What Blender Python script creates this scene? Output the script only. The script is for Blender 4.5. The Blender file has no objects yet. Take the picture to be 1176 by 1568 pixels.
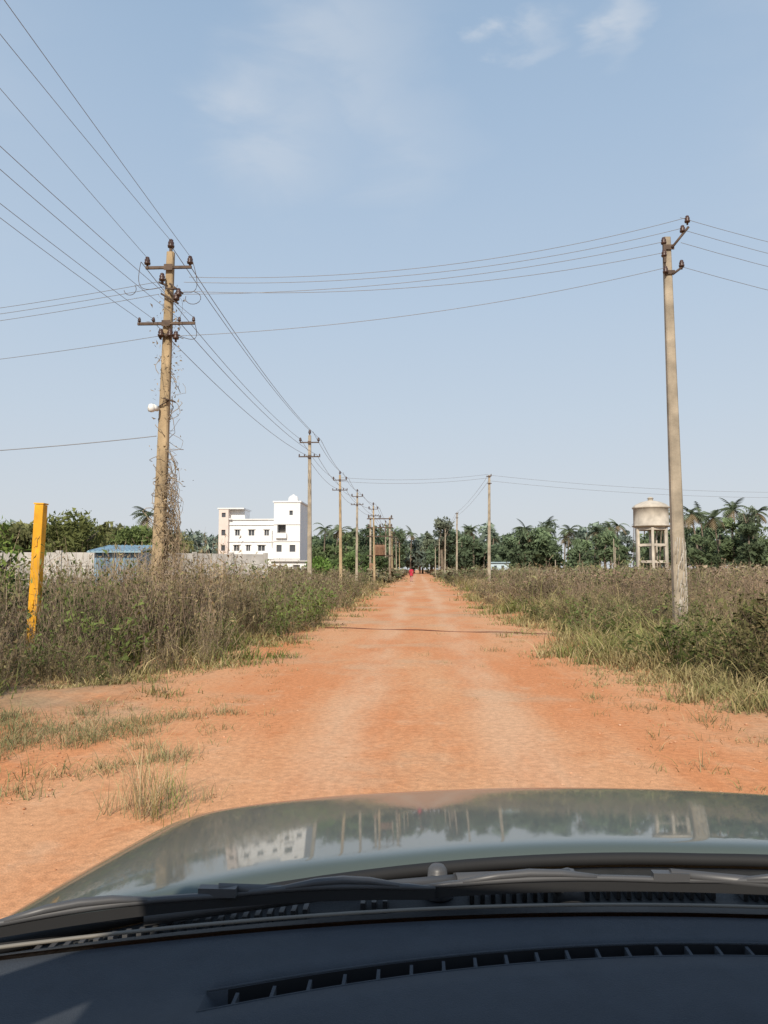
import bpy, math, random
import numpy as np
from mathutils import Vector, Matrix
R = math.radians
rng = np.random.default_rng(7)
random.seed(7)
scene = bpy.context.scene
COL = scene.collection

# ------------------------------------------------------------------ helpers
def mat_new(name, color=(0.5,0.5,0.5), rough=0.8, metal=0.0, coat=0.0, var=0.0, vscale=5.0, bump=0.0, bscale=40.0, spec=0.3):
    m = bpy.data.materials.new(name); m.use_nodes = True
    nt = m.node_tree; b = nt.nodes['Principled BSDF']
    b.inputs['Base Color'].default_value = (*color,1)
    b.inputs['Roughness'].default_value = rough
    b.inputs['Metallic'].default_value = metal
    b.inputs['Specular IOR Level'].default_value = spec
    b.inputs['Coat Weight'].default_value = coat
    tc = nt.nodes.new('ShaderNodeTexCoord')
    if var > 0:
        n = nt.nodes.new('ShaderNodeTexNoise'); n.inputs['Scale'].default_value = vscale; n.inputs['Detail'].default_value = 5
        nt.links.new(tc.outputs['Object'], n.inputs['Vector'])
        r = nt.nodes.new('ShaderNodeMapRange'); r.inputs[1].default_value=.3; r.inputs[2].default_value=.7
        r.inputs[3].default_value = 1-var; r.inputs[4].default_value = 1+var*.4
        nt.links.new(n.outputs['Fac'], r.inputs[0])
        mx = nt.nodes.new('ShaderNodeVectorMath'); mx.operation='SCALE'
        mx.inputs[0].default_value = color
        nt.links.new(r.outputs[0], mx.inputs['Scale'])
        nt.links.new(mx.outputs[0], b.inputs['Base Color'])
    if bump > 0:
        n2 = nt.nodes.new('ShaderNodeTexNoise'); n2.inputs['Scale'].default_value = bscale; n2.inputs['Detail'].default_value=4
        nt.links.new(tc.outputs['Object'], n2.inputs['Vector'])
        bp = nt.nodes.new('ShaderNodeBump'); bp.inputs['Strength'].default_value = bump; bp.inputs['Distance'].default_value=.01
        nt.links.new(n2.outputs['Fac'], bp.inputs['Height']); nt.links.new(bp.outputs[0], b.inputs['Normal'])
    return m

def mat_foliage(name, trans=0.3):
    m = bpy.data.materials.new(name); m.use_nodes=True
    nt=m.node_tree; nt.nodes.clear()
    o=nt.nodes.new('ShaderNodeOutputMaterial'); a=nt.nodes.new('ShaderNodeAttribute'); a.attribute_name='Col'
    d=nt.nodes.new('ShaderNodeBsdfDiffuse'); nt.links.new(a.outputs['Color'], d.inputs[0])
    if trans>0:
        t=nt.nodes.new('ShaderNodeBsdfTranslucent'); mx=nt.nodes.new('ShaderNodeMixShader')
        mx.inputs[0].default_value=trans
        nt.links.new(a.outputs['Color'], t.inputs[0])
        nt.links.new(d.outputs[0], mx.inputs[1]); nt.links.new(t.outputs[0], mx.inputs[2]); nt.links.new(mx.outputs[0], o.inputs[0])
    else: nt.links.new(d.outputs[0], o.inputs[0])
    return m

def link(ob, parent=None):
    COL.objects.link(ob)
    if parent: ob.parent = parent
    return ob

def empty(name, loc=(0,0,0), rz=0):
    e = bpy.data.objects.new(name, None); e.location = loc; e.rotation_euler=(0,0,rz); e.empty_display_size=.3
    COL.objects.link(e); return e

def tri_object(name, verts, tris, cols, mat, parent=None, smooth=False):
    verts=np.asarray(verts,dtype=np.float32).reshape(-1,3); tris=np.asarray(tris,dtype=np.int32).reshape(-1,3)
    me=bpy.data.meshes.new(name)
    me.vertices.add(len(verts)); me.vertices.foreach_set('co',verts.ravel())
    me.loops.add(len(tris)*3); me.loops.foreach_set('vertex_index',tris.ravel())
    me.polygons.add(len(tris)); me.polygons.foreach_set('loop_start',np.arange(0,len(tris)*3,3,dtype=np.int32))
    try: me.polygons.foreach_set('loop_total',np.full(len(tris),3,dtype=np.int32))
    except Exception: pass
    me.update(calc_edges=True); me.validate()
    if cols is not None:
        at=me.color_attributes.new('Col','FLOAT_COLOR','POINT')
        c=np.ones((len(verts),4),dtype=np.float32); c[:,:3]=np.asarray(cols).reshape(-1,3)
        at.data.foreach_set('color',c.ravel())
    me.materials.append(mat)
    if smooth: me.polygons.foreach_set('use_smooth',np.ones(len(tris),dtype=bool))
    ob=bpy.data.objects.new(name,me); link(ob,parent); return ob

class MB:
    """simple mesh builder with several materials"""
    def __init__(s): s.v=[]; s.f=[]; s.m=[]; s.sm=[]
    def face(s,pts,mi=0,sm=False):
        b=len(s.v); s.v+= [tuple(p) for p in pts]; s.f.append(tuple(range(b,b+len(pts)))); s.m.append(mi); s.sm.append(sm)
    def box(s,c,size,mi=0,rot=None):
        hx,hy,hz=[q/2 for q in size]; c=Vector(c); M=rot if rot else Matrix.Identity(3)
        p=[c+M@Vector((x*hx,y*hy,z*hz)) for x in(-1,1) for y in(-1,1) for z in(-1,1)]
        b=len(s.v); s.v+=[tuple(q) for q in p]
        for f in ((0,1,3,2),(4,6,7,5),(0,4,5,1),(2,3,7,6),(0,2,6,4),(1,5,7,3)):
            s.f.append(tuple(b+i for i in f)); s.m.append(mi); s.sm.append(False)
    def tube(s,pts,rad,seg=8,mi=0,cap=True,sm=True):
        pts=[Vector(p) for p in pts]; n=len(pts)
        if not hasattr(rad,'__len__'): rad=[rad]*n
        b=len(s.v)
        for i,p in enumerate(pts):
            d=(pts[min(i+1,n-1)]-pts[max(i-1,0)]); d=d.normalized() if d.length>1e-9 else Vector((0,0,1))
            up=Vector((0,0,1)) if abs(d.z)<.95 else Vector((1,0,0))
            a=d.cross(up).normalized(); c=a.cross(d)
            for k in range(seg):
                t=2*math.pi*k/seg; s.v.append(tuple(p+(a*math.cos(t)+c*math.sin(t))*rad[i]))
        for i in range(n-1):
            for k in range(seg):
                k2=(k+1)%seg
                s.f.append((b+i*seg+k,b+i*seg+k2,b+(i+1)*seg+k2,b+(i+1)*seg+k)); s.m.append(mi); s.sm.append(sm)
        if cap:
            s.f.append(tuple(b+k for k in range(seg))[::-1]); s.m.append(mi); s.sm.append(False)
            s.f.append(tuple(b+(n-1)*seg+k for k in range(seg))); s.m.append(mi); s.sm.append(False)
    def lathe(s,c,prof,seg=16,mi=0,sm=True):
        b=len(s.v); n=len(prof)
        for r,z in prof:
            for k in range(seg):
                t=2*math.pi*k/seg; s.v.append((c[0]+r*math.cos(t),c[1]+r*math.sin(t),c[2]+z))
        for i in range(n-1):
            for k in range(seg):
                k2=(k+1)%seg
                s.f.append((b+i*seg+k,b+i*seg+k2,b+(i+1)*seg+k2,b+(i+1)*seg+k)); s.m.append(mi); s.sm.append(sm)
    def grid(s,P,mi=0,sm=True,mf=None):
        nr=len(P); nc=len(P[0]); b=len(s.v)
        for row in P: s.v+=[tuple(p) for p in row]
        for i in range(nr-1):
            for j in range(nc-1):
                s.f.append((b+i*nc+j,b+i*nc+j+1,b+(i+1)*nc+j+1,b+(i+1)*nc+j)); s.m.append(mf(i,j) if mf else mi); s.sm.append(sm)
    def build(s,name,mats,parent=None,bevel=0):
        me=bpy.data.meshes.new(name); me.from_pydata(s.v,[],s.f)
        for m in mats: me.materials.append(m)
        me.polygons.foreach_set('material_index',s.m); me.polygons.foreach_set('use_smooth',s.sm); me.update()
        ob=bpy.data.objects.new(name,me); link(ob,parent)
        if bevel:
            bv=ob.modifiers.new('b','BEVEL'); bv.width=bevel; bv.segments=2; bv.limit_method='ANGLE'
        return ob

_ph=rng.uniform(0,6.28,(8,))
def nz(x,y,f=1.0):
    x=np.asarray(x)*f; y=np.asarray(y)*f
    return (np.sin(1.3*x+.7*y+_ph[0])+np.sin(-1.1*x+1.9*y+_ph[1])+.7*np.sin(2.9*x+2.3*y+_ph[2])+.7*np.sin(3.7*x-2.1*y+_ph[3])+.5*np.sin(6.1*x+5.3*y+_ph[4])+.5*np.sin(-5.2*x+7.9*y+_ph[5]))/2.6

LY=[0,5,6.6,7.4,8.3,9.2,10.5,12,14,18,26,50,600]; LX=[-6.0,-5.0,-4.3,-3.9,-3.3,-2.9,-2.55,-2.4,-2.3,-2.0,-1.85,-2.1,-2.3]
RY=[0,5,6.75,7.7,9.8,12.8,17.6,26,50,600]; RX=[4.2,3.8,3.2,2.7,2.25,1.95,1.87,1.84,2.1,2.3]
def edge_d(x,y):
    x=np.asarray(x,float); y=np.asarray(y,float)
    w=.42*nz(x*.3,y,.9)+.26*nz(x,y,3.)
    return np.maximum(np.interp(y,LY,LX)-x, x-np.interp(y,RY,RX))+w
def gh(x,y):
    x=np.asarray(x,float); y=np.asarray(y,float)
    k=np.clip((np.abs(x)-2.5)/2.0,0,1); k=k*k*(3-2*k)
    return k*(.06*nz(x,y,.45)+.02*nz(x,y,1.9)+.05)

# ------------------------------------------------------------------ camera / light / world
cam=bpy.data.cameras.new('camera'); camo=bpy.data.objects.new('camera',cam); COL.objects.link(camo)
camo.location=(0,0,1.45); camo.rotation_euler=(R(94.44),0,R(2.63))
cam.sensor_fit='VERTICAL'; cam.sensor_height=36; cam.lens=26; cam.clip_start=.02; cam.clip_end=8000
scene.camera=camo
EL=R(36); AZ=R(188)
S=Vector((math.sin(AZ)*math.cos(EL),math.cos(AZ)*math.cos(EL),math.sin(EL)))
sun=bpy.data.lights.new('sun','SUN'); sun.energy=4.6; sun.angle=R(.55); sun.color=(1,.90,.755)
so=bpy.data.objects.new('sun',sun); so.rotation_euler=S.to_track_quat('Z','Y').to_euler(); so.location=(0,-20,30); COL.objects.link(so)
scene.view_settings.view_transform='Standard'; scene.view_settings.look='None'; scene.view_settings.exposure=0

w=bpy.data.worlds.new('World'); scene.world=w; w.use_nodes=True
nt=w.node_tree; bg=nt.nodes['Background']; bg.inputs[1].default_value=.1
sky=nt.nodes.new('ShaderNodeTexSky'); sky.sky_type='NISHITA'; sky.sun_disc=False
sky.sun_elevation=EL; sky.sun_rotation=AZ; sky.air_density=1.0; sky.dust_density=1.5; sky.ozone_density=1.5
tc=nt.nodes.new('ShaderNodeTexCoord')
sep=nt.nodes.new('ShaderNodeSeparateXYZ'); nt.links.new(tc.outputs['Generated'],sep.inputs[0])
cr=nt.nodes.new('ShaderNodeValToRGB'); el=cr.color_ramp.elements
el[0].position=0.0; el[0].color=(.680,.700,.730,1); el[1].position=1.0; el[1].color=(.23,.33,.50,1)
for p_,c_ in ((.09,(.635,.685,.745)),(.20,(.575,.665,.765)),(.34,(.500,.620,.765)),(.52,(.410,.545,.720)),(.66,(.340,.480,.665)),(.8,(.28,.41,.60))):
    q=el.new(p_); q.color=(*c_,1)
nt.links.new(sep.outputs['Z'],cr.inputs[0])
x10=nt.nodes.new('ShaderNodeVectorMath'); x10.operation='SCALE'; x10.inputs['Scale'].default_value=10
nt.links.new(cr.outputs[0],x10.inputs[0])
hz=nt.nodes.new('ShaderNodeMixRGB'); hz.inputs[0].default_value=.90
nt.links.new(sky.outputs[0],hz.inputs[1]); nt.links.new(x10.outputs[0],hz.inputs[2])
nse=nt.nodes.new('ShaderNodeTexNoise'); nse.inputs['Scale'].default_value=6; nse.inputs['Detail'].default_value=7; nse.inputs['Roughness'].default_value=.55; nse.inputs['Distortion'].default_value=.4
mp=nt.nodes.new('ShaderNodeMapping'); mp.inputs['Scale'].default_value=(1.0,1.2,2.8); mp.inputs['Rotation'].default_value=(0,R(28),0)
nt.links.new(tc.outputs['Generated'],mp.inputs[0]); nt.links.new(mp.outputs[0],nse.inputs['Vector'])
off=nt.nodes.new('ShaderNodeVectorMath'); off.operation='MULTIPLY_ADD'; off.inputs[1].default_value=(.22,.05,.14); 
nt.links.new(nse.outputs['Color'],off.inputs[0]); 
sh=nt.nodes.new('ShaderNodeVectorMath'); sh.operation='SUBTRACT'; sh.inputs[1].default_value=(.11,.025,.07); nt.links.new(tc.outputs['Generated'],sh.inputs[0]); nt.links.new(sh.outputs[0],off.inputs[2])
prev=None
for (d,rad,st) in [((.120,.785,.607),.028,.6),((.125,.795,.580),.022,.5),((.216,.772,.597),.035,.85),((.190,.780,.592),.025,.7),((.235,.755,.625),.022,.5),((-.074,.790,.600),.12,.38),((-.161,.83,.533),.10,.45),((-.02,.863,.505),.09,.32),((-.06,.82,.56),.10,.32),((.5,.7,.5),.2,.3),((-.6,.6,.5),.3,.3)]:
    dist=nt.nodes.new('ShaderNodeVectorMath'); dist.operation='DISTANCE'; dist.inputs[1].default_value=d
    nt.links.new(off.outputs[0],dist.inputs[0])
    m2=nt.nodes.new('ShaderNodeMapRange'); m2.interpolation_type='SMOOTHSTEP'
    m2.inputs[1].default_value=0; m2.inputs[2].default_value=rad*1.35; m2.inputs[3].default_value=st; m2.inputs[4].default_value=0
    nt.links.new(dist.outputs['Value'],m2.inputs[0])
    if prev is None: prev=m2.outputs[0]
    else:
        mm=nt.nodes.new('ShaderNodeMath'); mm.operation='MAXIMUM'; nt.links.new(prev,mm.inputs[0]); nt.links.new(m2.outputs[0],mm.inputs[1]); prev=mm.outputs[0]
r1=nt.nodes.new('ShaderNodeMapRange'); r1.interpolation_type='SMOOTHSTEP'; r1.inputs[1].default_value=.33; r1.inputs[2].default_value=.68; r1.inputs[3].default_value=.35; r1.inputs[4].default_value=1
nt.links.new(nse.outputs['Fac'],r1.inputs[0])
ml=nt.nodes.new('ShaderNodeMath'); ml.operation='MULTIPLY'; nt.links.new(prev,ml.inputs[0]); nt.links.new(r1.outputs[0],ml.inputs[1])
cl=nt.nodes.new('ShaderNodeMixRGB'); cl.inputs[2].default_value=(7.2,7.5,7.9,1)
nt.links.new(ml.outputs[0],cl.inputs[0]); nt.links.new(hz.outputs[0],cl.inputs[1]); nt.links.new(cl.outputs[0],bg.inputs[0])

# ------------------------------------------------------------------ earth material
def earth():
    m=bpy.data.materials.new('red_earth'); m.use_nodes=True; nt=m.node_tree; b=nt.nodes['Principled BSDF']
    b.inputs['Roughness'].default_value=.95; b.inputs['Specular IOR Level'].default_value=.1
    g=nt.nodes.new('ShaderNodeNewGeometry'); sp=nt.nodes.new('ShaderNodeSeparateXYZ'); nt.links.new(g.outputs['Position'],sp.inputs[0])
    def noise(s,det=3,vec=None,rough=.6):
        n=nt.nodes.new('ShaderNodeTexNoise'); n.inputs['Scale'].default_value=s; n.inputs['Detail'].default_value=det; n.inputs['Roughness'].default_value=rough
        nt.links.new(vec if vec else g.outputs['Position'],n.inputs['Vector']); return n.outputs['Fac']
    def mr(v,a,b_,c=0,d=1):
        n=nt.nodes.new('ShaderNodeMapRange'); n.interpolation_type='SMOOTHSTEP'
        for i,q in enumerate((a,b_,c,d)): n.inputs[i+1].default_value=q
        nt.links.new(v,n.inputs[0]); return n.outputs[0]
    def mix(f,a,b_,bt='MIX'):
        n=nt.nodes.new('ShaderNodeMixRGB'); n.blend_type=bt
        if hasattr(f,'is_linked'): nt.links.new(f,n.inputs[0])
        else: n.inputs[0].default_value=f
        for i,q in ((1,a),(2,b_)):
            if hasattr(q,'is_linked'): nt.links.new(q,n.inputs[i])
            else: n.inputs[i].default_value=(*q,1)
        return n.outputs[0]
    def math_(op,a,b_=0):
        n=nt.nodes.new('ShaderNodeMath'); n.operation=op
        for i,q in ((0,a),(1,b_)):
            if hasattr(q,'is_linked'): nt.links.new(q,n.inputs[i])
            else: n.inputs[i].default_value=q
        return n.outputs[0]
    strm=nt.nodes.new('ShaderNodeMapping'); strm.inputs['Scale'].default_value=(1.0,.22,1); nt.links.new(g.outputs['Position'],strm.inputs[0])
    n1=noise(.7,5,strm.outputs[0]); n2=noise(2.2,5)
    c=mix(mr(n1,.38,.62),(.61,.255,.112),(.64,.335,.175))
    c=mix(mr(noise(.33,5),.50,.66,0,.65),c,(.53,.365,.23))
    c=mix(mr(n2,.55,.72,0,.35),c,(.66,.42,.26))
    c=mix(mr(n2,.42,.30,0,.45),c,(.52,.20,.08))
    vo=nt.nodes.new('ShaderNodeTexVoronoi'); vo.inputs['Scale'].default_value=42; nt.links.new(g.outputs['Position'],vo.inputs['Vector'])
    st=math_('MULTIPLY',mr(vo.outputs['Distance'],.10,.24,.42,0),mr(noise(1.7,4),.52,.64))
    c=mix(st,c,(.70,.50,.35))
    wob=math_('MULTIPLY',math_('SUBTRACT',noise(.12,2),.5),.9)
    ax=math_('ABSOLUTE',math_('SUBTRACT',math_('ABSOLUTE',math_('ADD',math_('SUBTRACT',sp.outputs['X'],.1),wob)),.76))
    tr=math_('MULTIPLY',mr(ax,.06,.5,.62,0),mr(n1,.34,.56,.15,1))
    c=mix(tr,c,(.67,.42,.262))
    axx=math_('ABSOLUTE',sp.outputs['X'])
    offx=math_('ADD',axx,math_('MULTIPLY',math_('SUBTRACT',noise(.8,5),.5),5.5))
    c=mix(mr(offx,2.7,5.6,0,.85),c,(.30,.22,.13))
    gr2=mr(noise(110,3),.25,.75,.80,1.17)
    gg=math_('MULTIPLY',mr(noise(19,5),.28,.72,.84,1.12),gr2)
    sc=nt.nodes.new('ShaderNodeVectorMath'); sc.operation='SCALE'; nt.links.new(c,sc.inputs[0]); nt.links.new(gg,sc.inputs['Scale'])
    nt.links.new(sc.outputs[0],b.inputs['Base Color'])
    bp=nt.nodes.new('ShaderNodeBump'); bp.inputs['Strength'].default_value=.45; bp.inputs['Distance'].default_value=.010
    hh=math_('ADD',math_('MULTIPLY',noise(4,3),1.6),noise(42,3,None,.8))
    nt.links.new(hh,bp.inputs['Height']); nt.links.new(bp.outputs[0],b.inputs['Normal'])
    return m
M_earth=earth()
def spaced(a,b,fine,step,g,end):
    l=[a]
    while l[-1]<b: l.append(l[-1]+fine)
    s=fine
    while l[-1]<end: s*=g; l.append(l[-1]+s)
    return l
px=spaced(0,12,.25,.25,1.22,3500); xs=np.array([-q for q in px[:0:-1]]+px)
py=spaced(-6,40,.25,.25,1.15,4000); ys=np.array([-3000,-600,-100,-30,-12]+py)
X,Y=np.meshgrid(xs,ys); Z=gh(X,Y)*(np.abs(X)<400)
V=np.stack([X,Y,Z],-1).reshape(-1,3); nc=len(xs); nr=len(ys)
i,j=np.meshgrid(np.arange(nr-1),np.arange(nc-1),indexing='ij'); a=(i*nc+j).ravel()
T=np.concatenate([np.stack([a,a+1,a+nc+1],1),np.stack([a,a+nc+1,a+nc],1)])
tri_object('ground',V,T,None,M_earth,smooth=True)
mb=MB(); rows=[]
yy=-60.0
while yy<900:
    wl=-1.75+.12*float(nz(0,yy,.8)); wr=1.75+.12*float(nz(5,yy,.8))
    rows.append([(wl,yy,.001),(wl+.12,yy,.006),(0,yy,.012),(wr-.12,yy,.006),(wr,yy,.001)]); yy+=.5 if yy<60 else 8
mb.grid(rows); mb.build('dirt_road',[M_earth])

def icos():
    t=(1+5**.5)/2
    v=np.array([(-1,t,0),(1,t,0),(-1,-t,0),(1,-t,0),(0,-1,t),(0,1,t),(0,-1,-t),(0,1,-t),(t,0,-1),(t,0,1),(-t,0,-1),(-t,0,1)])/1.9
    f=np.array([(0,11,5),(0,5,1),(0,1,7),(0,7,10),(0,10,11),(1,5,9),(5,11,4),(11,10,2),(10,7,6),(7,1,8),(3,9,4),(3,4,2),(3,2,6),(3,6,8),(3,8,9),(4,9,5),(2,4,11),(6,2,10),(8,6,7),(9,8,1)])
    return v,f
def instance(tv,tf,pos,rz,scl,cols):
    m=len(pos); n=len(tv)
    c,s=np.cos(rz)[:,None],np.sin(rz)[:,None]
    sc=np.asarray(scl)
    if sc.ndim==1: sc=np.repeat(sc[:,None],3,1)
    x=tv[None,:,0]*sc[:,0:1]; y=tv[None,:,1]*sc[:,1:2]; z=tv[None,:,2]*sc[:,2:3]
    V=np.stack([x*c-y*s,x*s+y*c,z+0*x],-1)+pos[:,None,:]
    F=tf[None]+(np.arange(m)*n)[:,None,None]
    return V.reshape(-1,3),F.reshape(-1,3),cols.reshape(-1,3)
M_fol=mat_foliage('foliage',.22); M_grass=mat_foliage('grass_blades',.2)
M_twig=mat_foliage('weeds',0); M_dead=mat_foliage('mineral',0.0)
iv,iF=icos()
n=3600; y=np.exp(rng.uniform(math.log(3.2),math.log(20),n)); x=rng.uniform(-3.8,4.0,n)*np.clip(y/6,.75,1)
keep=(nz(x,y,1.3)>.15)|(rng.random(n)<.1)|(np.abs(x)>2.4); x=x[keep];y=y[keep];n=len(x)
s=rng.lognormal(math.log(.0058),.5,n); s=np.clip(s,.003,.026)
scl=np.stack([s*rng.uniform(.8,1.3,n),s*rng.uniform(.8,1.3,n),s*.6],1)
basec=np.array([[.58,.32,.19],[.50,.24,.13],[.58,.36,.23],[.38,.20,.10]])[rng.integers(0,4,n)]*rng.uniform(.8,1.1,(n,1))
V,F,C=instance(iv,iF,np.stack([x,y,gh(x,y)+.007],1),rng.uniform(0,6.28,n),scl,np.repeat(basec[:,None,:],12,1))
tri_object('gravel',V,F,C,M_dead)

# ------------------------------------------------------------------ grass
def make_grass(name,cx,cy,ch,nb,ccol,spread,wd,lean=.5,tipcol=None):
    m=len(cx); N=m*nb
    bx=np.repeat(cx,nb)+rng.normal(0,1,N)*np.repeat(spread,nb); by=np.repeat(cy,nb)+rng.normal(0,1,N)*np.repeat(spread,nb)
    h=np.repeat(ch,nb)*rng.uniform(.35,1.15,N)*np.where(rng.random(N)<.06,1.6,1)
    th=rng.uniform(0,6.28,N); ln=h*rng.uniform(.05,lean,N)
    dx=np.cos(th)*ln; dy=np.sin(th)*ln
    wv=np.repeat(wd,nb)*rng.uniform(.6,1.3,N); a2=rng.uniform(0,3.14,N); wx=np.cos(a2)*wv; wy=np.sin(a2)*wv
    bz=gh(bx,by)-.01
    P=np.empty((N,5,3))
    P[:,0]=np.stack([bx-wx,by-wy,bz],1); P[:,1]=np.stack([bx+wx,by+wy,bz],1)
    P[:,2]=np.stack([bx-wx*.7+dx*.4,by-wy*.7+dy*.4,bz+h*.6],1); P[:,3]=np.stack([bx+wx*.7+dx*.4,by+wy*.7+dy*.4,bz+h*.6],1)
    P[:,4]=np.stack([bx+dx*1.25,by+dy*1.25,bz+h*.95],1)
    F=np.array([(0,1,3),(0,3,2),(2,3,4)])[None]+(np.arange(N)*5)[:,None,None]
    c=np.repeat(ccol,nb,0)*rng.uniform(.6,1.35,(N,1)); 
    dead=rng.random(N)<.2; c[dead]=np.array((.50,.40,.22))*rng.uniform(.6,1.2,(dead.sum(),1))
    C=np.repeat(c[:,None,:],5,1)
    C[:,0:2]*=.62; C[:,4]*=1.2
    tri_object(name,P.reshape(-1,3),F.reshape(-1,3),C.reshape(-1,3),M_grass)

def mixcol(a,b,t): return np.asarray(a)[None]*(1-t[:,None])+np.asarray(b)[None]*t[:,None]
TAN=(.44,.35,.185); GRN=(.17,.205,.06); OLV=(.29,.265,.12)
n=21000
y=np.exp(rng.uniform(math.log(5.0),math.log(120),n)); x=rng.uniform(-.66,.62,n)*y+rng.uniform(-1.5,1.5,n)
d=edge_d(x,y); keep=(d>0)&((rng.random(n)<np.clip(d*1.1+.08,.08,1)))&(np.abs(x)<60)&((nz(x,y,.9)>-.30)|(d>2.2))&((y<35)|(d<6))
x,y,d=x[keep],y[keep],d[keep]; n=len(x)
hgt=(.07+.24*np.clip(d/1.8,0,1))*(1+.75*nz(x,y,.8))*rng.uniform(.5,1.5,n)
hgt=np.where(x>0,hgt*(1.0+.25*np.clip(d-1,0,1.)),hgt*1.0)
hgt=np.clip(hgt,.05,.65)*(1+np.clip(y/160,0,.3))
t=np.clip(.46+.75*nz(x,y,.75)+rng.normal(0,.22,n)+np.where(x>0,-.04,.0)+np.where((x<0)&(y<12),.2,0),0,1)
c=mixcol(TAN,GRN,t); tb=np.clip(.25+.4*nz(x+9,y,.4),0,.8); c=c*(1-tb[:,None])+np.array(OLV)*tb[:,None]
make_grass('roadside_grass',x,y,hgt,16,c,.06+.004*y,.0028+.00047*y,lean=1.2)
n=2400; x=rng.uniform(-5.6,-1.3,n); y=rng.uniform(4.7,7.6,n); k=(.8*nz(x,y,1.3)+.55-np.abs(y-6.1+.25*(x+3))*.55-np.clip(x+2.5,0,2)*.9>0); x,y=x[k],y[k]; n=len(x)
make_grass('short_grass_patch',x,y,rng.uniform(.03,.16,n),13,mixcol((.34,.31,.17),(.18,.215,.09),rng.random(n)),np.full(n,.07),np.full(n,.0026),lean=1.3)
tx=np.array([-1.60,-1.50,-1.72,-1.45,-1.8,-1.62,-1.35,-1.6]); ty=np.array([4.40,4.55,4.60,4.35,4.45,4.8,4.7,4.42])
make_grass('grass_tuft',tx,ty,np.array([.44,.28,.30,.2,.24,.28,.16,.66]),np.int64(38),np.array([(.50,.39,.19),(.27,.30,.11),(.5,.4,.22),(.25,.27,.09),(.42,.36,.2),(.24,.28,.1),(.4,.34,.2),(.5,.42,.26)]),np.array([.06,.07,.06,.06,.06,.07,.06,.05]),np.full(8,.0021),lean=.9)
tx=np.array([3.0,3.1,2.75,2.0,1.35,-2.05,2.3,3.6,-2.6,1.9]); ty=np.array([5.9,6.05,7.3,8.6,13.3,12.2,7.9,6.3,5.2,11.4])
make_grass('roadside_tuft',tx,ty,np.array([.12,.1,.15,.08,.14,.12,.1,.2,.12,.08]),60,np.repeat(np.array([(.19,.205,.09)]),10,0),np.full(10,.11),np.full(10,.003),lean=1.6)
n=420; x=rng.uniform(-3.4,3.6,n); y=np.exp(rng.uniform(math.log(5),math.log(26),n)); k=(np.abs(x)>1.7)|(rng.random(n)<.07); x,y=x[k],y[k]; n=len(x)
make_grass('sparse_weeds',x,y,rng.uniform(.03,.11,n),16,mixcol((.38,.3,.16),(.20,.21,.08),rng.random(n)),np.full(n,.07),np.full(n,.003),lean=1.6)

# ------------------------------------------------------------------ shrubs (weeds)
def shrub_template(seed,stems=12,leaf=.03,wid=.006,leaves=10,br=6,spread=.55):
    r=np.random.default_rng(seed); V=[];F=[];K=[]
    def quad(a,b,w1,w2,flag):
        d=b-a; s=np.cross(d,r.normal(size=3)); s/=np.linalg.norm(s)+1e-9
        i=len(V); V.extend([a-s*w1,a+s*w1,b+s*w2,b-s*w2]); F.extend([(i,i+1,i+2),(i,i+2,i+3)]); K.extend([flag]*4)
    def leaff(p):
        i=len(V); d=r.normal(size=3)*leaf; e=r.normal(size=3)*leaf*.6
        V.extend([p,p+d+e,p+d*1.3-e*.5]); F.append((i,i+1,i+2)); K.extend([1.0]*3)
    for s_ in range(stems):
        a=r.uniform(0,6.28); ln=r.uniform(.5,1.12); le=r.uniform(.05,spread)
        p=np.array([math.cos(a),math.sin(a),0])*r.uniform(0,.12); p[2]=-.03
        dirv=np.array([math.cos(a)*le,math.sin(a)*le,1.0]); dirv/=np.linalg.norm(dirv)
        pts=[p]
        for k in range(3):
            dirv=dirv+r.normal(size=3)*.14; dirv/=np.linalg.norm(dirv); pts.append(pts[-1]+dirv*ln/3)
        for k in range(3): quad(pts[k],pts[k+1],wid*(1-.25*k),wid*(.75-.25*k),0.0)
        for b_ in range(br):
            t=r.uniform(.5,2.95); k=int(t); q=pts[k]+(pts[k+1]-pts[k])*(t-k)
            bd=r.normal(size=3)*.5+np.array([0,0,.9]); bd/=np.linalg.norm(bd); e=q+bd*r.uniform(.1,.32)
            quad(q,e,wid*.55,wid*.3,.0)
            for l_ in range(max(1,leaves//br)): leaff(q+(e-q)*r.uniform(.3,1.05))
    return np.array(V),np.array(F),np.array(K)
def scatter_shrubs(name,x,y,h,wide,leafc,stemc,temps,low=.5,green=.5):
    Vs=[];Fs=[];Cs=[];off=0; idx=rng.integers(0,len(temps),len(x))
    gl=np.array((.13,.165,.055))
    inst=rng.uniform(.66,1.28,len(x))
    for ti,(tv,tf,tk) in enumerate(temps):
        k=idx==ti; m=k.sum()
        if m==0: continue
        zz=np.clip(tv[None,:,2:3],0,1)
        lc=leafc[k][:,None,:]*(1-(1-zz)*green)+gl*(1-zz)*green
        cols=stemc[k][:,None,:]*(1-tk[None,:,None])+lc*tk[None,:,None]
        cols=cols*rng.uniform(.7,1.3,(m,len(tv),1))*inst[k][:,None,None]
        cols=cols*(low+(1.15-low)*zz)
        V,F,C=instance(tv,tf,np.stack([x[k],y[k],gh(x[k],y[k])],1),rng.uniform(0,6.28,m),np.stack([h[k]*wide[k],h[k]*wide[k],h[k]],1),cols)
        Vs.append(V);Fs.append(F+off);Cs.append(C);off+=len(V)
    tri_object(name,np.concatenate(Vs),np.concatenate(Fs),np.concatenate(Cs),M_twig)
near_t=[shrub_template(s,11,.022,.0042,14,6) for s in range(5)]
bushy_t=[shrub_template(s+80,16,.026,.0036,18,6,1.0) for s in range(3)]
leafy_t=[shrub_template(s+60,12,.036,.0038,26,6,.85) for s in range(4)]
mid_t=[shrub_template(s+20,11,.040,.008,12,6) for s in range(4)]
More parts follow.
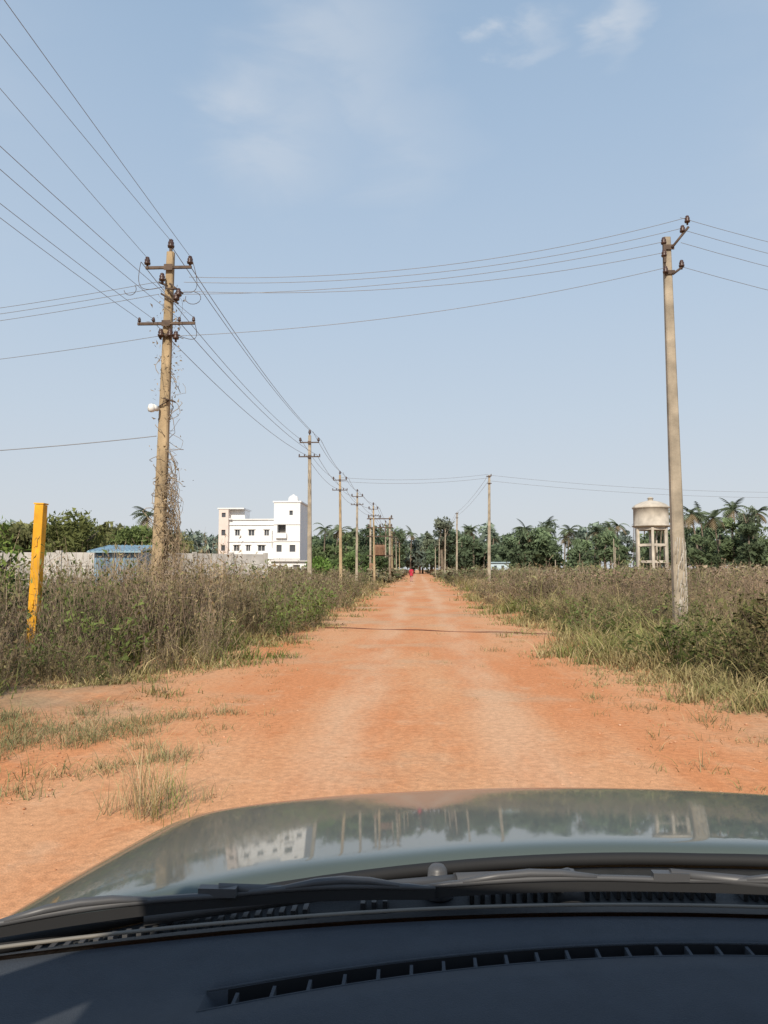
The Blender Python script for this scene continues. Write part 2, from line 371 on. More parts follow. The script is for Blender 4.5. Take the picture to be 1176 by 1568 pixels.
far_t=[shrub_template(s+40,10,.10,.02,12,4,.8) for s in range(3)]
STB=(.42,.325,.235); STD=(.23,.17,.125); LFB=(.285,.21,.13); LFG=(.135,.168,.06)
# left verge : tall dry weeds
n=2900; y=np.exp(rng.uniform(math.log(7.6),math.log(27),n)); x=-rng.uniform(2.0,19,n)*np.clip(y/17,.5,1.2); d=edge_d(x,y)
k=(x<0)&(d>.55)&(x>-.70*y-1.5)&(nz(x,y,.9)>-.40)&(rng.random(n)<np.clip((d-.4)/1.4,.10,.8))
x,y,d=x[k],y[k],d[k]; n=len(x)
h=np.clip(.38+1.2*np.clip((d-.5)/1.9,0,1),.3,1.6)*rng.uniform(.45,1.22,n)*(1+.42*nz(x,y,.8)); h=np.where(y<10.5,h*(.55+.45*np.clip((y-7)/3.5,0,1)),h)
h=np.where(y>16,h*.9,h); h=np.clip(h,.2,1.95)
g=np.clip(.42+.75*nz(x+4,y,.7),0,1)
leafc=mixcol(LFB,LFG,g); stemc=mixcol(STB,STD,rng.random(n))
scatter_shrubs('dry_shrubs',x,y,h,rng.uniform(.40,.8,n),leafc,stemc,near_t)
n=190; y=rng.uniform(8.4,25,n); x=-rng.uniform(3,17,n); d=edge_d(x,y); k=(d>.9)&(x>-.62*y-.5); x,y,d=x[k],y[k],d[k]; n=len(x)
scatter_shrubs('dry_bushes',x,y,rng.uniform(.7,1.45,n)*np.clip(.55+.06*(y-7),.5,1.0),rng.uniform(.6,.95,n),mixcol((.29,.21,.13),(.17,.175,.08),rng.random(n)),mixcol(STB,STD,rng.random(n)),bushy_t,.42,.35)
# clump hiding the foot of the near pole and the yellow post
x=np.concatenate([rng.normal(-4.9,.6,44),rng.normal(-5.7,.4,18),rng.uniform(-13,-5.5,22)]); y=np.concatenate([rng.uniform(11.4,13.5,44),rng.uniform(9.6,10.5,18),rng.uniform(16,22,22)]); n=len(x)
h=np.concatenate([rng.uniform(1.15,1.8,44),rng.uniform(.75,1.12,18),rng.uniform(1.2,1.8,22)])
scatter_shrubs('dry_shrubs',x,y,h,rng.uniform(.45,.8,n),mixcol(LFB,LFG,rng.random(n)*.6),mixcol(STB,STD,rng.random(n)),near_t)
n=300; y=rng.uniform(7.4,22,n); x=-rng.uniform(2.6,13,n); d=edge_d(x,y); k=(d>.7)&(nz(x+4,y,.7)>-.15)&(x>-.65*y-.5); x,y,d=x[k],y[k],d[k]; n=len(x)
scatter_shrubs('green_bushes',x,y,rng.uniform(.35,1.15,n)*np.clip(.5+.12*(y-6),.5,1.1),rng.uniform(.7,1.1,n),mixcol((.155,.19,.06),(.09,.125,.04),rng.random(n)),mixcol(STB,STD,rng.random(n)),leafy_t)
# right verge
n=2300; y=np.exp(rng.uniform(math.log(9.5),math.log(28),n)); x=rng.uniform(2.2,20,n)*np.clip(y/16,.5,1.2); d=edge_d(x,y)
lim=np.where(y<16,2.0,1.2+0*y)
k=(x>0)&(d>lim)&(x<.70*y+1.5)&(nz(x,y,.8)>-.32)&(rng.random(n)<np.clip((d-lim)/2.0+.08,.08,.8))
k&=~((x>3.6)&(x<6.4)&(y>11)&(y<14.5)&(rng.random(n)<.6))
x,y,d=x[k],y[k],d[k]; n=len(x)
h=np.clip(.45+.70*np.clip((d-1.2)/2.4,0,1),.3,1.15)*rng.uniform(.45,1.12,n)*(1+.38*nz(x,y,.7))
g=np.clip(.20+.8*nz(x,y,.6),0,1)
leafc=mixcol((.245,.165,.115),LFG,g); stemc=mixcol((.35,.25,.19),(.20,.14,.105),rng.random(n))
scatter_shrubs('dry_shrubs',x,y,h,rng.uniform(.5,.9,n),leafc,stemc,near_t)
n=130; y=rng.uniform(11,25,n); x=rng.uniform(3.2,15,n); d=edge_d(x,y); k=(d>1.5)&(x<.62*y); x,y,d=x[k],y[k],d[k]; n=len(x)
scatter_shrubs('dry_bushes',x,y,rng.uniform(.5,1.15,n),rng.uniform(.6,.95,n),mixcol((.24,.16,.11),(.15,.15,.07),rng.random(n)),mixcol((.33,.24,.175),STD,rng.random(n)),bushy_t,.42,.3)
n=190; y=rng.uniform(9.5,24,n); x=rng.uniform(3.0,12,n); d=edge_d(x,y); k=(d>.7)&(nz(x,y,.6)>-.15); x,y=x[k],y[k]; n=len(x)
scatter_shrubs('green_bushes',x,y,rng.uniform(.3,.95,n),rng.uniform(.8,1.2,n),mixcol((.15,.175,.06),(.085,.115,.04),rng.random(n)),mixcol(STB,STD,rng.random(n)),leafy_t)
# dense dark thorn bush on the near right
n=160; x=rng.uniform(3.9,7.4,n); y=rng.normal(9.7,.55,n); n=len(x)
h=np.clip(.50+.66*(x-3.8),.4,1.36)*rng.uniform(.6,1.08,n)
scatter_shrubs('thorn_bush',x,y,h,rng.uniform(.7,1.1,n),mixcol((.155,.115,.065),(.075,.095,.032),rng.random(n)),mixcol((.20,.14,.10),(.11,.08,.06),rng.random(n)),leafy_t,.45,.4)
# mid distance both sides
n=3000; y=np.exp(rng.uniform(math.log(26),math.log(75),n)); x=rng.uniform(-.62,.62,n)*y; d=edge_d(x,y)
k=(d>.8)&~((x<-8)&(y>26)&(y<42)&(np.abs(y-36-(x+14.8)*.78)<.8)); x,y,d=x[k],y[k],d[k]; n=len(x)
h=np.clip(.5+.72*np.clip((d-.8)/2,0,1),.3,1.3)*rng.uniform(.45,1.2,n)*(1+.3*nz(x,y,.3))
g=np.clip(.32+.7*nz(x,y,.3)+np.where(x<0,.15,-.10),0,1)
leafc=mixcol((.25,.17,.12),(.14,.165,.065),g); stemc=mixcol((.32,.235,.18),(.22,.16,.12),rng.random(n))
scatter_shrubs('field_scrub',x,y,h,rng.uniform(.7,1.2,n),leafc,stemc,mid_t)
n=2200; y=np.exp(rng.uniform(math.log(72),math.log(330),n)); x=rng.uniform(-.62,.62,n)*y; d=edge_d(x,y)
k=(d>1.0); x,y,d=x[k],y[k],d[k]; n=len(x)
h=rng.uniform(.8,1.8,n); g=np.clip(.45+.6*nz(x,y,.05),0,1)
leafc=mixcol((.28,.205,.155),(.165,.19,.10),g); stemc=mixcol((.32,.245,.19),(.25,.19,.145),rng.random(n))
scatter_shrubs('field_scrub',x,y,h,rng.uniform(1.3,2.2,n),leafc,stemc,far_t)

# ------------------------------------------------------------------ trees
M_bark=mat_new('bark',(.20,.16,.12),.9,var=.4,vscale=3,bump=.5,bscale=12)
TG=1.55
def crown_pts(r,cx,cy,z0,z1,rad,nblob,nleaf,leaf,col):
    V=[];C=[]
    H=z1-z0; hf=min(1.0,leaf/.6)**2; col=np.array(col)*TG+np.array([.032,.040,.048])*hf  # bluish lift paints distance haze into the leaf colour, stronger for larger leaves
    for b in range(nblob):
        a=r.uniform(0,6.28); rr=rad*math.sqrt(r.uniform(0,1))*.75; zz=z0+H*r.uniform(.2,.85)
        q=1-abs((zz-z0)/H-.45)*1.0; rr*=max(.3,q)
        br=rad*r.uniform(.22,.45); c=np.array([cx+math.cos(a)*rr,cy+math.sin(a)*rr,zz])
        m=nleaf//nblob
        dv=r.normal(size=(m,3)); dv/=np.linalg.norm(dv,axis=1)[:,None]
        p=c+dv*(br*r.uniform(.55,1.15,(m,1)))*np.array([1,1,.75])
        p=p[p[:,2]<z1+.06*H]; m=len(p)
        d1=r.normal(size=(m,3)); d2=r.normal(size=(m,3))
        sz=leaf*r.uniform(.5,1.2,(m,1))
        d1*=sz*.6; d2*=sz*.6
        V.append(np.stack([p-d1,p+d2,p+d1*.8-d2*.4],1))
        cc=col*r.uniform(.7,1.3)*r.uniform(.75,1.25,(m,1))
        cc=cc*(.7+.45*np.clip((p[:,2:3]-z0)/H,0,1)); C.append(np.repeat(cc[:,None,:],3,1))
    return np.concatenate(V).reshape(-1,3),np.concatenate(C).reshape(-1,3)
def tree(name,x,y,h,rad,seed,col=(.07,.10,.03),leaf=.3,nblob=16,nleaf=2600,low=.28):
    r=np.random.default_rng(seed); e=empty(name,(x,y,0))
    V,C=crown_pts(r,0,0,h*low,h,rad,nblob,nleaf,leaf,col)
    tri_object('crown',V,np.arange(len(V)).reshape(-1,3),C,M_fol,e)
    mb=MB(); tr=h*.028+.04
    mb.tube([(0,0,-.1),(r.uniform(-.1,.1),0,h*.2),(r.uniform(-.3,.3)*h/8,r.uniform(-.2,.2)*h/8,h*.45),(r.uniform(-.4,.4)*h/8,0,h*.75)],[tr*1.3,tr,tr*.7,tr*.25],8)
    for k in range(6):
        a=r.uniform(0,6.28); z=h*r.uniform(.25,.5)
        mb.tube([(0,0,z),(math.cos(a)*rad*.35,math.sin(a)*rad*.35,z+h*.14),(math.cos(a)*rad*.7,math.sin(a)*rad*.7,z+h*.3)],[tr*.5,tr*.32,tr*.12],6)
    mb.build('trunk',[M_bark],e); return e
def mass(name,specs,seed):
    r=np.random.default_rng(seed); Vs=[];Cs=[];mb=MB()
    for (x,y,h,rad,col,leaf,nb,nl,low) in specs:
        V,C=crown_pts(r,x,y,h*low,h,rad,nb,nl,leaf,col); Vs.append(V);Cs.append(C)
        mb.tube([(x,y,-.2),(x+r.uniform(-.3,.3),y,h*.4),(x+r.uniform(-.6,.6),y,h*.8)],[h*.03,h*.022,h*.008],6)
    V=np.concatenate(Vs);C=np.concatenate(Cs)
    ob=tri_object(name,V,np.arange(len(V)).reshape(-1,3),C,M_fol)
    t=mb.build('trunks',[M_bark],ob)
    return ob
r=np.random.default_rng(5)
sp=[]
for k in range(150):
    X_=r.uniform(-190,230); Y_=r.uniform(235,320)+abs(X_)*.1
    hh=r.uniform(11,20)
    c=np.array([.085,.11,.065])*r.uniform(.8,1.2)+np.array([.02,.02,.03])  # second term lightens the leaf colour to stand in for haze
    sp.append((X_,Y_,hh,r.uniform(4.0,8.5),c,1.0,9,800,.06))
mass('distant_treeline',sp,1)
sp=[]
for k in range(62):
    X_=r.uniform(10,125); Y_=r.uniform(165,215)
    hh=r.uniform(6.5,13.0)+max(0,(X_-45)*.08)
    c=np.array([.080,.108,.045])*r.uniform(.65,1.35)
    sp.append((X_,Y_,hh,r.uniform(2.4,6.4),c,.65,10,1100,.03))
for k in range(22):
    X_=r.uniform(-30,14); Y_=r.uniform(175,215)
    if abs(X_)<2.6: X_+=5*np.sign(X_+.01)
    sp.append((X_,Y_,r.uniform(8,13.5),r.uniform(3,5.2),np.array([.070,.098,.04])*r.uniform(.7,1.3),.6,10,1100,.03))
for k in range(20):
    sp.append((r.uniform(45,98),r.uniform(142,162),r.uniform(8.5,15.5),r.uniform(2.6,5.5),np.array([.073,.096,.04])*r.uniform(.65,1.3),.5,12,1500,.03))
mass('distant_trees',sp,2)
sp=[]
for k in range(20):
    X_=r.uniform(-68,-30); Y_=r.uniform(92,112)
    hh=r.uniform(5.2,7.6) if X_>-42 else r.uniform(6.8,9.0)
    sp.append((X_,Y_,hh,r.uniform(3.4,4.8),np.array([.12,.12,.042])*r.uniform(.7,1.2),.42,14,2200,.06))
for k in range(12):
    sp.append((r.uniform(-48,-16),r.uniform(165,190),r.uniform(7.5,10.5),r.uniform(3,4.5),np.array([.09,.12,.045]),.5,12,1300,.05))
mass('orchard_trees',sp,3)
tree('eucalyptus_tree',6.2,190,16.2,3.3,11,(.095,.105,.07),.45,24,2000,.2)
tree('eucalyptus_tree',3.6,200,12.5,2.6,12,(.10,.115,.07),.45,16,1300,.25)
tree('eucalyptus_tree',66,150,15.8,3.0,22,(.085,.10,.06),.4,18,1600,.25)
tree('mango_tree',-42,88,8.4,5.0,13,(.095,.105,.032),.35,22,4200,.1)
tree('mango_tree',-35.5,94,7.4,4.2,14,(.085,.11,.034),.35,20,3800,.1)
tree('neem_sapling',-7.30,11.4,2.72,1.15,15,(.115,.155,.04),.07,30,3400,.15)
tree('roadside_tree',-8.2,60,2.6,1.4,16,(.10,.16,.04),.13,14,2200,.05)
tree('roadside_tree',-7.0,75,3.4,2.0,17,(.075,.11,.038),.2,14,2200,.05)
tree('roadside_tree',-5.6,98,4.2,2.5,18,(.06,.085,.035),.25,14,2200,.05)

def palm_mesh(seed,h):
    r=np.random.default_rng(seed); V=[];F=[];C=[]
    top=np.array([r.uniform(-1.3,1.3),r.uniform(-.6,.6),h]); nf=r.integers(15,27)
    for f in range(nf):
        a=r.uniform(0,6.28); el=r.uniform(-.45,1.25); L=r.uniform(2.4,4.6); p=top.copy(); d=np.array([math.cos(a)*math.cos(el),math.sin(a)*math.cos(el),math.sin(el)])
        seg=9; col=np.array([.13,.16,.095])*r.uniform(.7,1.35); dr=r.uniform(.13,.26)
        if el<-.1: col=np.array([.24,.19,.12])
        for k in range(seg):
            q=p+d*L/seg; side=np.cross(d,[0,0,1.0]); side/=np.linalg.norm(side)+1e-6
            lw=.95*math.sin(math.pi*min(1,(k+1.2)/(seg+1)))+.15
            for sg in(-1,1):
                i=len(V); tip=q+side*sg*lw+np.array([0,0,-.45*lw])+d*.35
                V.extend([p,q,tip]); F.append((i,i+1,i+2)); C.extend([col*r.uniform(.8,1.2)]*3)
            d=d+np.array([0,0,-dr]); d/=np.linalg.norm(d); p=q
    return np.array(V),np.array(F),np.array(C),top
def palm(x,y,h,seed,sc=1.0):
    V,F,C,top=palm_mesh(seed,h)
    c0=top; V=(V-c0)*sc+c0
    e=empty('coconut_palm',(x,y,0),0)
    tri_object('fronds',V,F,C,M_fol,e)
    mb=MB(); mb.tube([(0,0,-.2),(top[0]*.2,top[1]*.2,h*.35),(top[0]*.6,top[1]*.6,h*.7),tuple(top)],[.28,.2,.17,.15],8)
    mb.build('trunk',[M_bark],e)
PALMS=[(-39.5,104,9.9,.8),(-19.6,172,11.2,.9),(-14.8,180,10.2,.8),(15.5,215,13.5,.9),(19.5,200,10.6,.7),(27.2,190,12.6,1.0),(33,200,13.2,1.0),(40,205,10.9,.8),(44.5,190,11.8,.85),(50,195,13.3,.9),(55,210,14.5,.9),(59.5,170,14.6,.9),(64,160,13.2,1.0),(70,165,15.2,1.0),(73,150,13.6,.85),(-2.5,235,13.5,.8),(10.5,240,14,.7),(-6.5,225,13.5,.8),(-24,190,11,.8),(61,205,15,.8),(50.5,158,13.6,.8),(-22.5,176,11.8,.8),(-17.2,190,12.0,.8),(30,215,12.5,.8),(37,186,11.8,.9),(47,150,11.8,.8),(56,150,13.4,.85),(67,176,14.8,.9),(76,170,15,.9)]
for k,(x,y,h,s) in enumerate(PALMS): palm(x,y,h-.8,100+k,s)

# ------------------------------------------------------------------ poles
M_conc=mat_new('pole_concrete',(.42,.315,.19),.9,var=.4,vscale=2.2,bump=.6,bscale=30)
M_conc2=mat_new('pole_concrete_grey',(.39,.33,.25),.9,var=.45,vscale=2.6,bump=.6,bscale=30)
M_steel=mat_new('rusty_steel',(.12,.085,.065),.7,.3,var=.4,vscale=9)
M_ins=mat_new('brown_porcelain',(.07,.035,.025),.3,var=.2,vscale=20,spec=.6)
M_wire=mat_new('aluminium_wire',(.30,.30,.31),.5,.3,var=.1)
M_white=mat_new('white_plastic',(.75,.75,.72),.4,var=.1)
M_vine=mat_new('dry_vine',(.36,.28,.19),.95,var=.4,vscale=8)
def insul(mb,p,s=1.0,mi=0):
    mb.lathe(p,[(0,-.05*s),(.018*s,-.05*s),(.018*s,0),(.05*s,.0),(.055*s,.03*s),(.035*s,.04*s),(.048*s,.06*s),(.045*s,.085*s),(.03*s,.095*s),(.036*s,.115*s),(.02*s,.13*s),(0,.132*s)],10,mi)
def pole(name,x,y,h,w0,w1,lean=(0,0),arms=(),mat=M_conc,ins_s=1.0,tip=True):
    e=empty(name,(x,y,0)); mb=MB()
    rows=8
    b=len(mb.v)
    for k in range(rows+1):
        t=k/rows; wx=(w0+(w1-w0)*t)/2; wy=wx*.8; z=-.1+(h+.1)*t; cx=lean[0]*t; cy=lean[1]*t; ch=wx*.25
        for (sx,sy) in ((-wx+ch,-wy),(wx-ch,-wy),(wx,-wy+ch),(wx,wy-ch),(wx-ch,wy),(-wx+ch,wy),(-wx,wy-ch),(-wx,-wy+ch)):
            mb.v.append((cx+sx,cy+sy,z))
    for k in range(rows):
        for j in range(8):
            j2=(j+1)%8; mb.f.append((b+k*8+j,b+k*8+j2,b+(k+1)*8+j2,b+(k+1)*8+j)); mb.m.append(0); mb.sm.append(False)
    mb.f.append(tuple(b+rows*8+j for j in range(8))); mb.m.append(0); mb.sm.append(False)
    mb.build('shaft',[mat],e)
    if arms:
        ms=MB(); mi=MB()
        for (z,hw,n) in arms:
            cx=lean[0]*z/h; yv=-(w1*.4+.035)
            ms.box((cx,yv,z),(2*hw,.045,.05))
            ms.box((cx,yv-.028,z),(.2*w1*6,.01,.12))
            for k in range(n):
                o=-hw+.03+(2*hw-.06)*k/(n-1) if n>1 else 0
                if n==4: o=[-hw+.03,-hw*.45,hw*.45,hw-.03][k]
                insul(mi,(cx+o,yv,z+(.07 if n!=4 else .045)),ins_s*(.55 if n==4 else 1))
        if tip: insul(mi,(lean[0],0,h+.1),ins_s*1.1); ms.box((lean[0],0,h+.02),(.05,.05,.14))
        ms.build('crossarms',[M_steel],e); mi.build('insulators',[M_ins],e)
    return e
LP=(-4.93,13.8)
e1=pole('utility_pole',LP[0],LP[1],7.62,.25,.14,(.13,0),[(7.28,.45,2),(6.17,.56,4)],M_conc,1.15)
ms=MB(); mi=MB()
for (p,q) in [((.16,-.12,6.95),(.42,-.1,6.75)),((.02,-.12,6.98),(.30,-.12,6.62)),((.1,-.14,6.84),(.30,-.12,6.84)),((-.05,-.12,6.98),(.12,-.12,6.9)),((.1,-.12,5.92),(.32,-.1,5.92)),((-.02,-.12,5.88),(.2,-.12,5.98)),((.0,-.13,6.75),(.34,-.12,6.55))]:
    ms.tube([p,q],.02,6)
for p in [(.30,-.12,6.62),(.34,-.12,6.7),(.02,-.14,7.0),(.30,-.1,5.86),(.2,-.14,5.9),(.02,-.14,5.9)]: insul(mi,p,1.15)
for (a,b,sg) in [((-.42,-.1,7.4),(.05,-.1,6.9),-1),((.6,-.1,7.38),(.3,-.1,6.8),1),((.62,-.1,6.3),(.3,-.1,5.95),1)]:
    pts=[]
    for k in range(13):
        t=k/12; pts.append((a[0]+(b[0]-a[0])*t+sg*.22*math.sin(t*3.14),a[1],a[2]+(b[2]-a[2])*t-.25*math.sin(t*3.14)))
    ms.tube(pts,.006,5)
def arc(c,rx,rz,a0,a1,n=12): return [(c[0]+rx*math.cos(R(a0+(a1-a0)*k/n)),c[1],c[2]+rz*math.sin(R(a0+(a1-a0)*k/n))) for k in range(n+1)]
ms.tube(arc((-.62,-.1,6.86),.12,.12,-170,40),.006,5); ms.tube(arc((.62,-.1,6.66),.15,.12,-200,80),.006,5)
ms.build('brackets',[M_steel],e1); mi.build('strain_insulators',[M_ins],e1)
lm=MB(); lm.tube([(-.02,-.12,4.5),(-.06,-.26,4.5)],[.05,.065],12); lm.lathe((-.08,-.27,4.40),[(0,0),(.06,.02),(.075,.08),(.05,.15),(0,.17)],12,0)
lm.build('lamp',[M_white],e1)
lb=MB(); lb.box((.22,-.14,4.66),(.22,.1,.02),0,Matrix.Rotation(R(18),3,'Y')); lb.tube([(0,-.1,4.55),(.2,-.14,4.65)],.012,5); lb.build('solar_panel_bracket',[M_steel],e1)
vm=MB(); r=np.random.default_rng(3)
for k in range(150):
    z=r.choice([r.uniform(1.0,3.6),r.uniform(1.0,6.8),r.uniform(1.0,3.0)]); a=r.uniform(0,6.28); rad=r.uniform(.11,.17)
    p=np.array([.0+.017*z+math.cos(a)*rad,math.sin(a)*rad-.02,z]); d=np.array([r.normal()*.3+.15,r.normal()*.3,r.normal()*.5+ (.3 if r.random()<.5 else -.8)])
    pts=[p.copy()]; n_=r.integers(5,12)
    for s_ in range(n_):
        d=d+r.normal(size=3)*.30+np.array([-(p[0]-.12)*1.3,-(p[1])*1.2,-.12]); d/=np.linalg.norm(d)+1e-6; p=p+d*.085; pts.append(p.copy())
    vm.tube([tuple(q) for q in pts],r.uniform(.003,.0075),4,cap=False)
for k in range(60):
    z=r.uniform(1.8,3.5); x0=.16+r.uniform(.0,.30)*(1 if z<3 else .6); pts=[(.1,-.05,z+.25),(x0*.7,-.05+r.normal()*.08,z+.2)]
    for s_ in range(6): pts.append((x0+r.normal()*.035,r.normal()*.05,z-.16*s_))
    vm.tube(pts,.005,4,cap=False)
vm.build('dry_creeper',[M_vine],e1)
lv=[];lc=[]
for k in range(1300):
    z=abs(r.normal())*1.2+1.0 if r.random()<.7 else r.uniform(4.3,6.9); p=np.array([.12+r.normal()*.13+.08*(z<3.6),r.normal()*.12,min(z,7)]); d1=r.normal(size=3)*.022; d2=r.normal(size=3)*.016
    lv+= [p-d1,p+d1,p+d2]; lc+=[np.array([.34,.26,.16])*r.uniform(.6,1.3)]*3
tri_object('creeper_leaves',np.array(lv),np.arange(len(lv)).reshape(-1,3),np.array(lc),M_fol,e1)
RP=(5.10,14.76)
e2=pole('utility_pole',RP[0],RP[1],8.15,.26,.145,(-.05,0),(),M_conc2)
ms=MB(); mi=MB()
ms.tube([(.02,-.1,7.9),(.36,-.1,8.32)],.028,6); ms.tube([(.02,-.1,7.35),(.22,-.1,7.5)],.025,6)
ms.box((-.03,-.085,7.92),(.2,.02,.1)); ms.box((-.03,-.085,7.4),(.2,.02,.08)); ms.box((-.13,-.1,7.8),(.05,.05,.42))
for p in [(.34,-.1,8.42),(.24,-.1,8.22),(-.14,-.1,7.98),(-.14,-.1,7.72),(.2,-.1,7.5),(-.12,-.1,7.38)]: insul(mi,p,1.05)
ms.build('brackets',[M_steel],e2); mi.build('insulators',[M_ins],e2)
vm=MB()
for k in range(46):
    z=r.uniform(.5,1.8); a=r.uniform(3.3,6.1); vm.tube([(math.cos(a)*.135,math.sin(a)*.115-.01,z),(math.cos(a+.3)*.135,math.sin(a+.3)*.115-.01,z+r.uniform(.1,.35))],.008,4)
vm.build('dry_creeper',[mat_new('pale_creeper',(.5,.46,.40),.95,var=.3,vscale=12)],e2)
Lrow=[(-4.93,33.6),(-5.0,48),(-4.9,59),(-4.2,71.5),(-4.3,98),(-4.2,120),(-4.2,145),(-4.3,172)]
for k,(x,y) in enumerate(Lrow):
    pole('utility_pole',x,y,7.62,.22,.13,(random.uniform(-.14,.14),0),[(7.28,.45,2),(6.62,.5,4)],M_conc if k%2 else M_conc2,1.2 if k<3 else 1.6)
Rrow=[(4.95,52.2),(4.5,87),(4.4,122),(4.5,160)]
for k,(x,y) in enumerate(Rrow):
    ep=pole('utility_pole',x,y,8.1,.24,.15,(.1,0),(),M_conc2); ms=MB(); ms.box((.05,-.1,8.0),(.35,.06,.06)); ms.box((.1,-.1,7.5),(.3,.06,.06)); ms.box((.22,-.1,8.08),(.06,.06,.16)); ms.build('brackets',[M_steel],ep)
for (x,y,h) in [(-20.5,60,4.2),(24.0,92,5.2),(16.5,90,2.6),(2.8,120,5.0),(31,118,5.0)]:
    pole('street_light_pole',x,y,h,.16,.10,(0,0),(),M_conc2)
pole('utility_pole',-4.9,-20,8.4,.23,.13,(0,0),[(8.1,.45,2),(6.6,.56,4)],M_conc,1.1)
pole('utility_pole',-24,17.5,7.9,.23,.13,(0,0),[(7.3,.5,4)],M_conc2,1.1)
pole('utility_pole',25,19,8.2,.23,.13,(0,0),[(7.6,.5,4)],M_conc2,1.1)
pole('utility_pole',45,60,8.2,.23,.13,(0,0),[(7.6,.5,4)],M_conc2,1.1)
te=empty('pole_transformer',(-4.3,84,0)); mb=MB()
for sx in(-1.1,1.1): mb.tube([(sx,0,-.1),(sx,0,7.4)],[.15,.1],8,0)
for z in(7.2,6.2,5.2,3.0): mb.box((0,-.14,z),(3.0,.1,.12),1)
for z in(7.3,6.3): 
    for sx in(-1.3,0,1.3): insul(mb,(sx,-.14,z+.05),2.0,1)
for sx in(-.6,0,.6): mb.tube([(sx,-.16,6.2),(sx,-.16,5.2)],.05,6,1)
mb.box((0,-.1,3.65),(1.1,.8,1.15),2); 
for k in range(7): mb.box((-.45+.15*k,-.62,3.6),(.03,.22,.9),2)
for sx in(-.3,0,.3): insul(mb,(sx,-.1,4.28),1.6,1)
mb.box((-.9,-.3,1.7),(.6,.35,.9),2)
mb.build('structure',[M_conc2,M_steel,mat_new('rust_orange_box',(.28,.16,.10),.7,var=.3)],te)

# ------------------------------------------------------------------ wires
wm=MB()
def wire(a,b,sag,r=.006,n=24):
    pts=[]
    for k in range(n+1):
        t=k/n; pts.append((a[0]+(b[0]-a[0])*t,a[1]+(b[1]-a[1])*t,a[2]+(b[2]-a[2])*t-4*sag*t*(1-t)))
    wm.tube(pts,r,4,cap=False)
lx,ly=LP
wire((lx+.13,ly,7.85),(lx+.0,-20,8.7),.62,.005)
wire((lx-.3,ly,7.48),(lx-.45,-20,8.4),.22,.005)
wire((lx+.55,ly,7.48),(lx+.45,-20,8.4),.22,.005)
for o,sg in ((-.43,.75),(-.15,.82),(.35,.85),(.66,.9)): wire((lx+o,ly-.1,6.26),(lx+o-.1,-20,6.8),sg,.005)
rowp=[(lx,ly,7.40,6.26)]+[(x,y,7.40,6.70) for x,y in Lrow]
for k in range(len(rowp)-1):
    a=rowp[k];b=rowp[k+1]; rr=.006+.00008*b[1]
    wire((a[0]+.1,a[1],7.80),(b[0],b[1],7.8),.25,rr)
    for o in(-.42,.48): wire((a[0]+o,a[1]-.08,a[2]),(b[0]+o,b[1]-.08,b[2]),.3,rr)
    for o in(-.2,.3): wire((a[0]+o,a[1]-.08,a[3]),(b[0]+o,b[1]-.08,b[3]),.3,rr)
rx,ry=RP
for a,b,sg in [((rx+.34,ry-.1,8.52),(lx+.5,ly,7.12),.38),((rx+.24,ry-.1,8.30),(lx+.4,ly,7.02),.36),((rx-.16,ry-.1,8.02),(lx+.35,ly,6.78),.26),((rx-.14,ry-.1,7.48),(lx+.25,ly,5.95),.24)]: wire(a,b,sg,.0055)
wire((rx-.14,ry-.1,7.8),(lx+.4,ly,6.84),.30,.0055)
for z,ze in ((7.0,6.95),(6.88,6.8),(6.75,6.6),(5.92,5.9)): wire((lx-.05,ly-.1,z),(-24,17.5,ze+.4),.45,.0055)
for z,ze in ((8.52,8.3),(8.28,8.0),(8.0,7.7),(7.5,7.2)): wire((rx+.2,ry-.1,z),(25,19,ze),.95,.0055)
wire((lx-.03,ly-.1,3.98),(-14,11.2,3.2),.18,.008)
for z in(7.75,7.5): wire((-5,48,z-.3),(4.95,52.2,z+.4),.25,.009)
for z in(8.1,7.7): wire((5,52.2,z),(45,60,z),.9,.009)
for z in(8.1,7.7): wire((5,52.2,z),(4.5,87,z),.3,.011); wire((4.5,87,z),(4.4,122,z),.3,.012)
wm.build('power_lines',[M_wire])
cm=MB(); pts=[]
for k in range(40):
    t=k/39; x=-2.3+5.9*t; pts.append((x,18.3-1.7*t+.05*math.sin(9*t),.02+.010*math.sin(20*t)))
cm.tube(pts,.012,6); cm.build('ground_cable',[mat_new('cable',(.16,.07,.045),.8,var=.2)])

# ------------------------------------------------------------------ yellow post
M_yel=mat_new('yellow_paint',(.78,.38,.02),.55,var=.3,vscale=5,bump=.2,bscale=20)
e=empty('yellow_post',(-5.68,10.75,0)); mb=MB(); b=0
R3=Matrix.Rotation(R(1.6),3,'Y')
mb.box((.03,0,1.2),(.135,.135,2.42),0,R3); mb.build('post',[M_yel],e,.008)
mb=MB(); mb.box((.064,0,2.425),(.15,.15,.02),0,R3); mb.box((.05,-.075,1.85),(.03,.02,.12),0,R3); mb.box((.03,-.075,.95),(.03,.02,.12),0,R3); mb.build('cap_and_hinges',[M_yel],e)

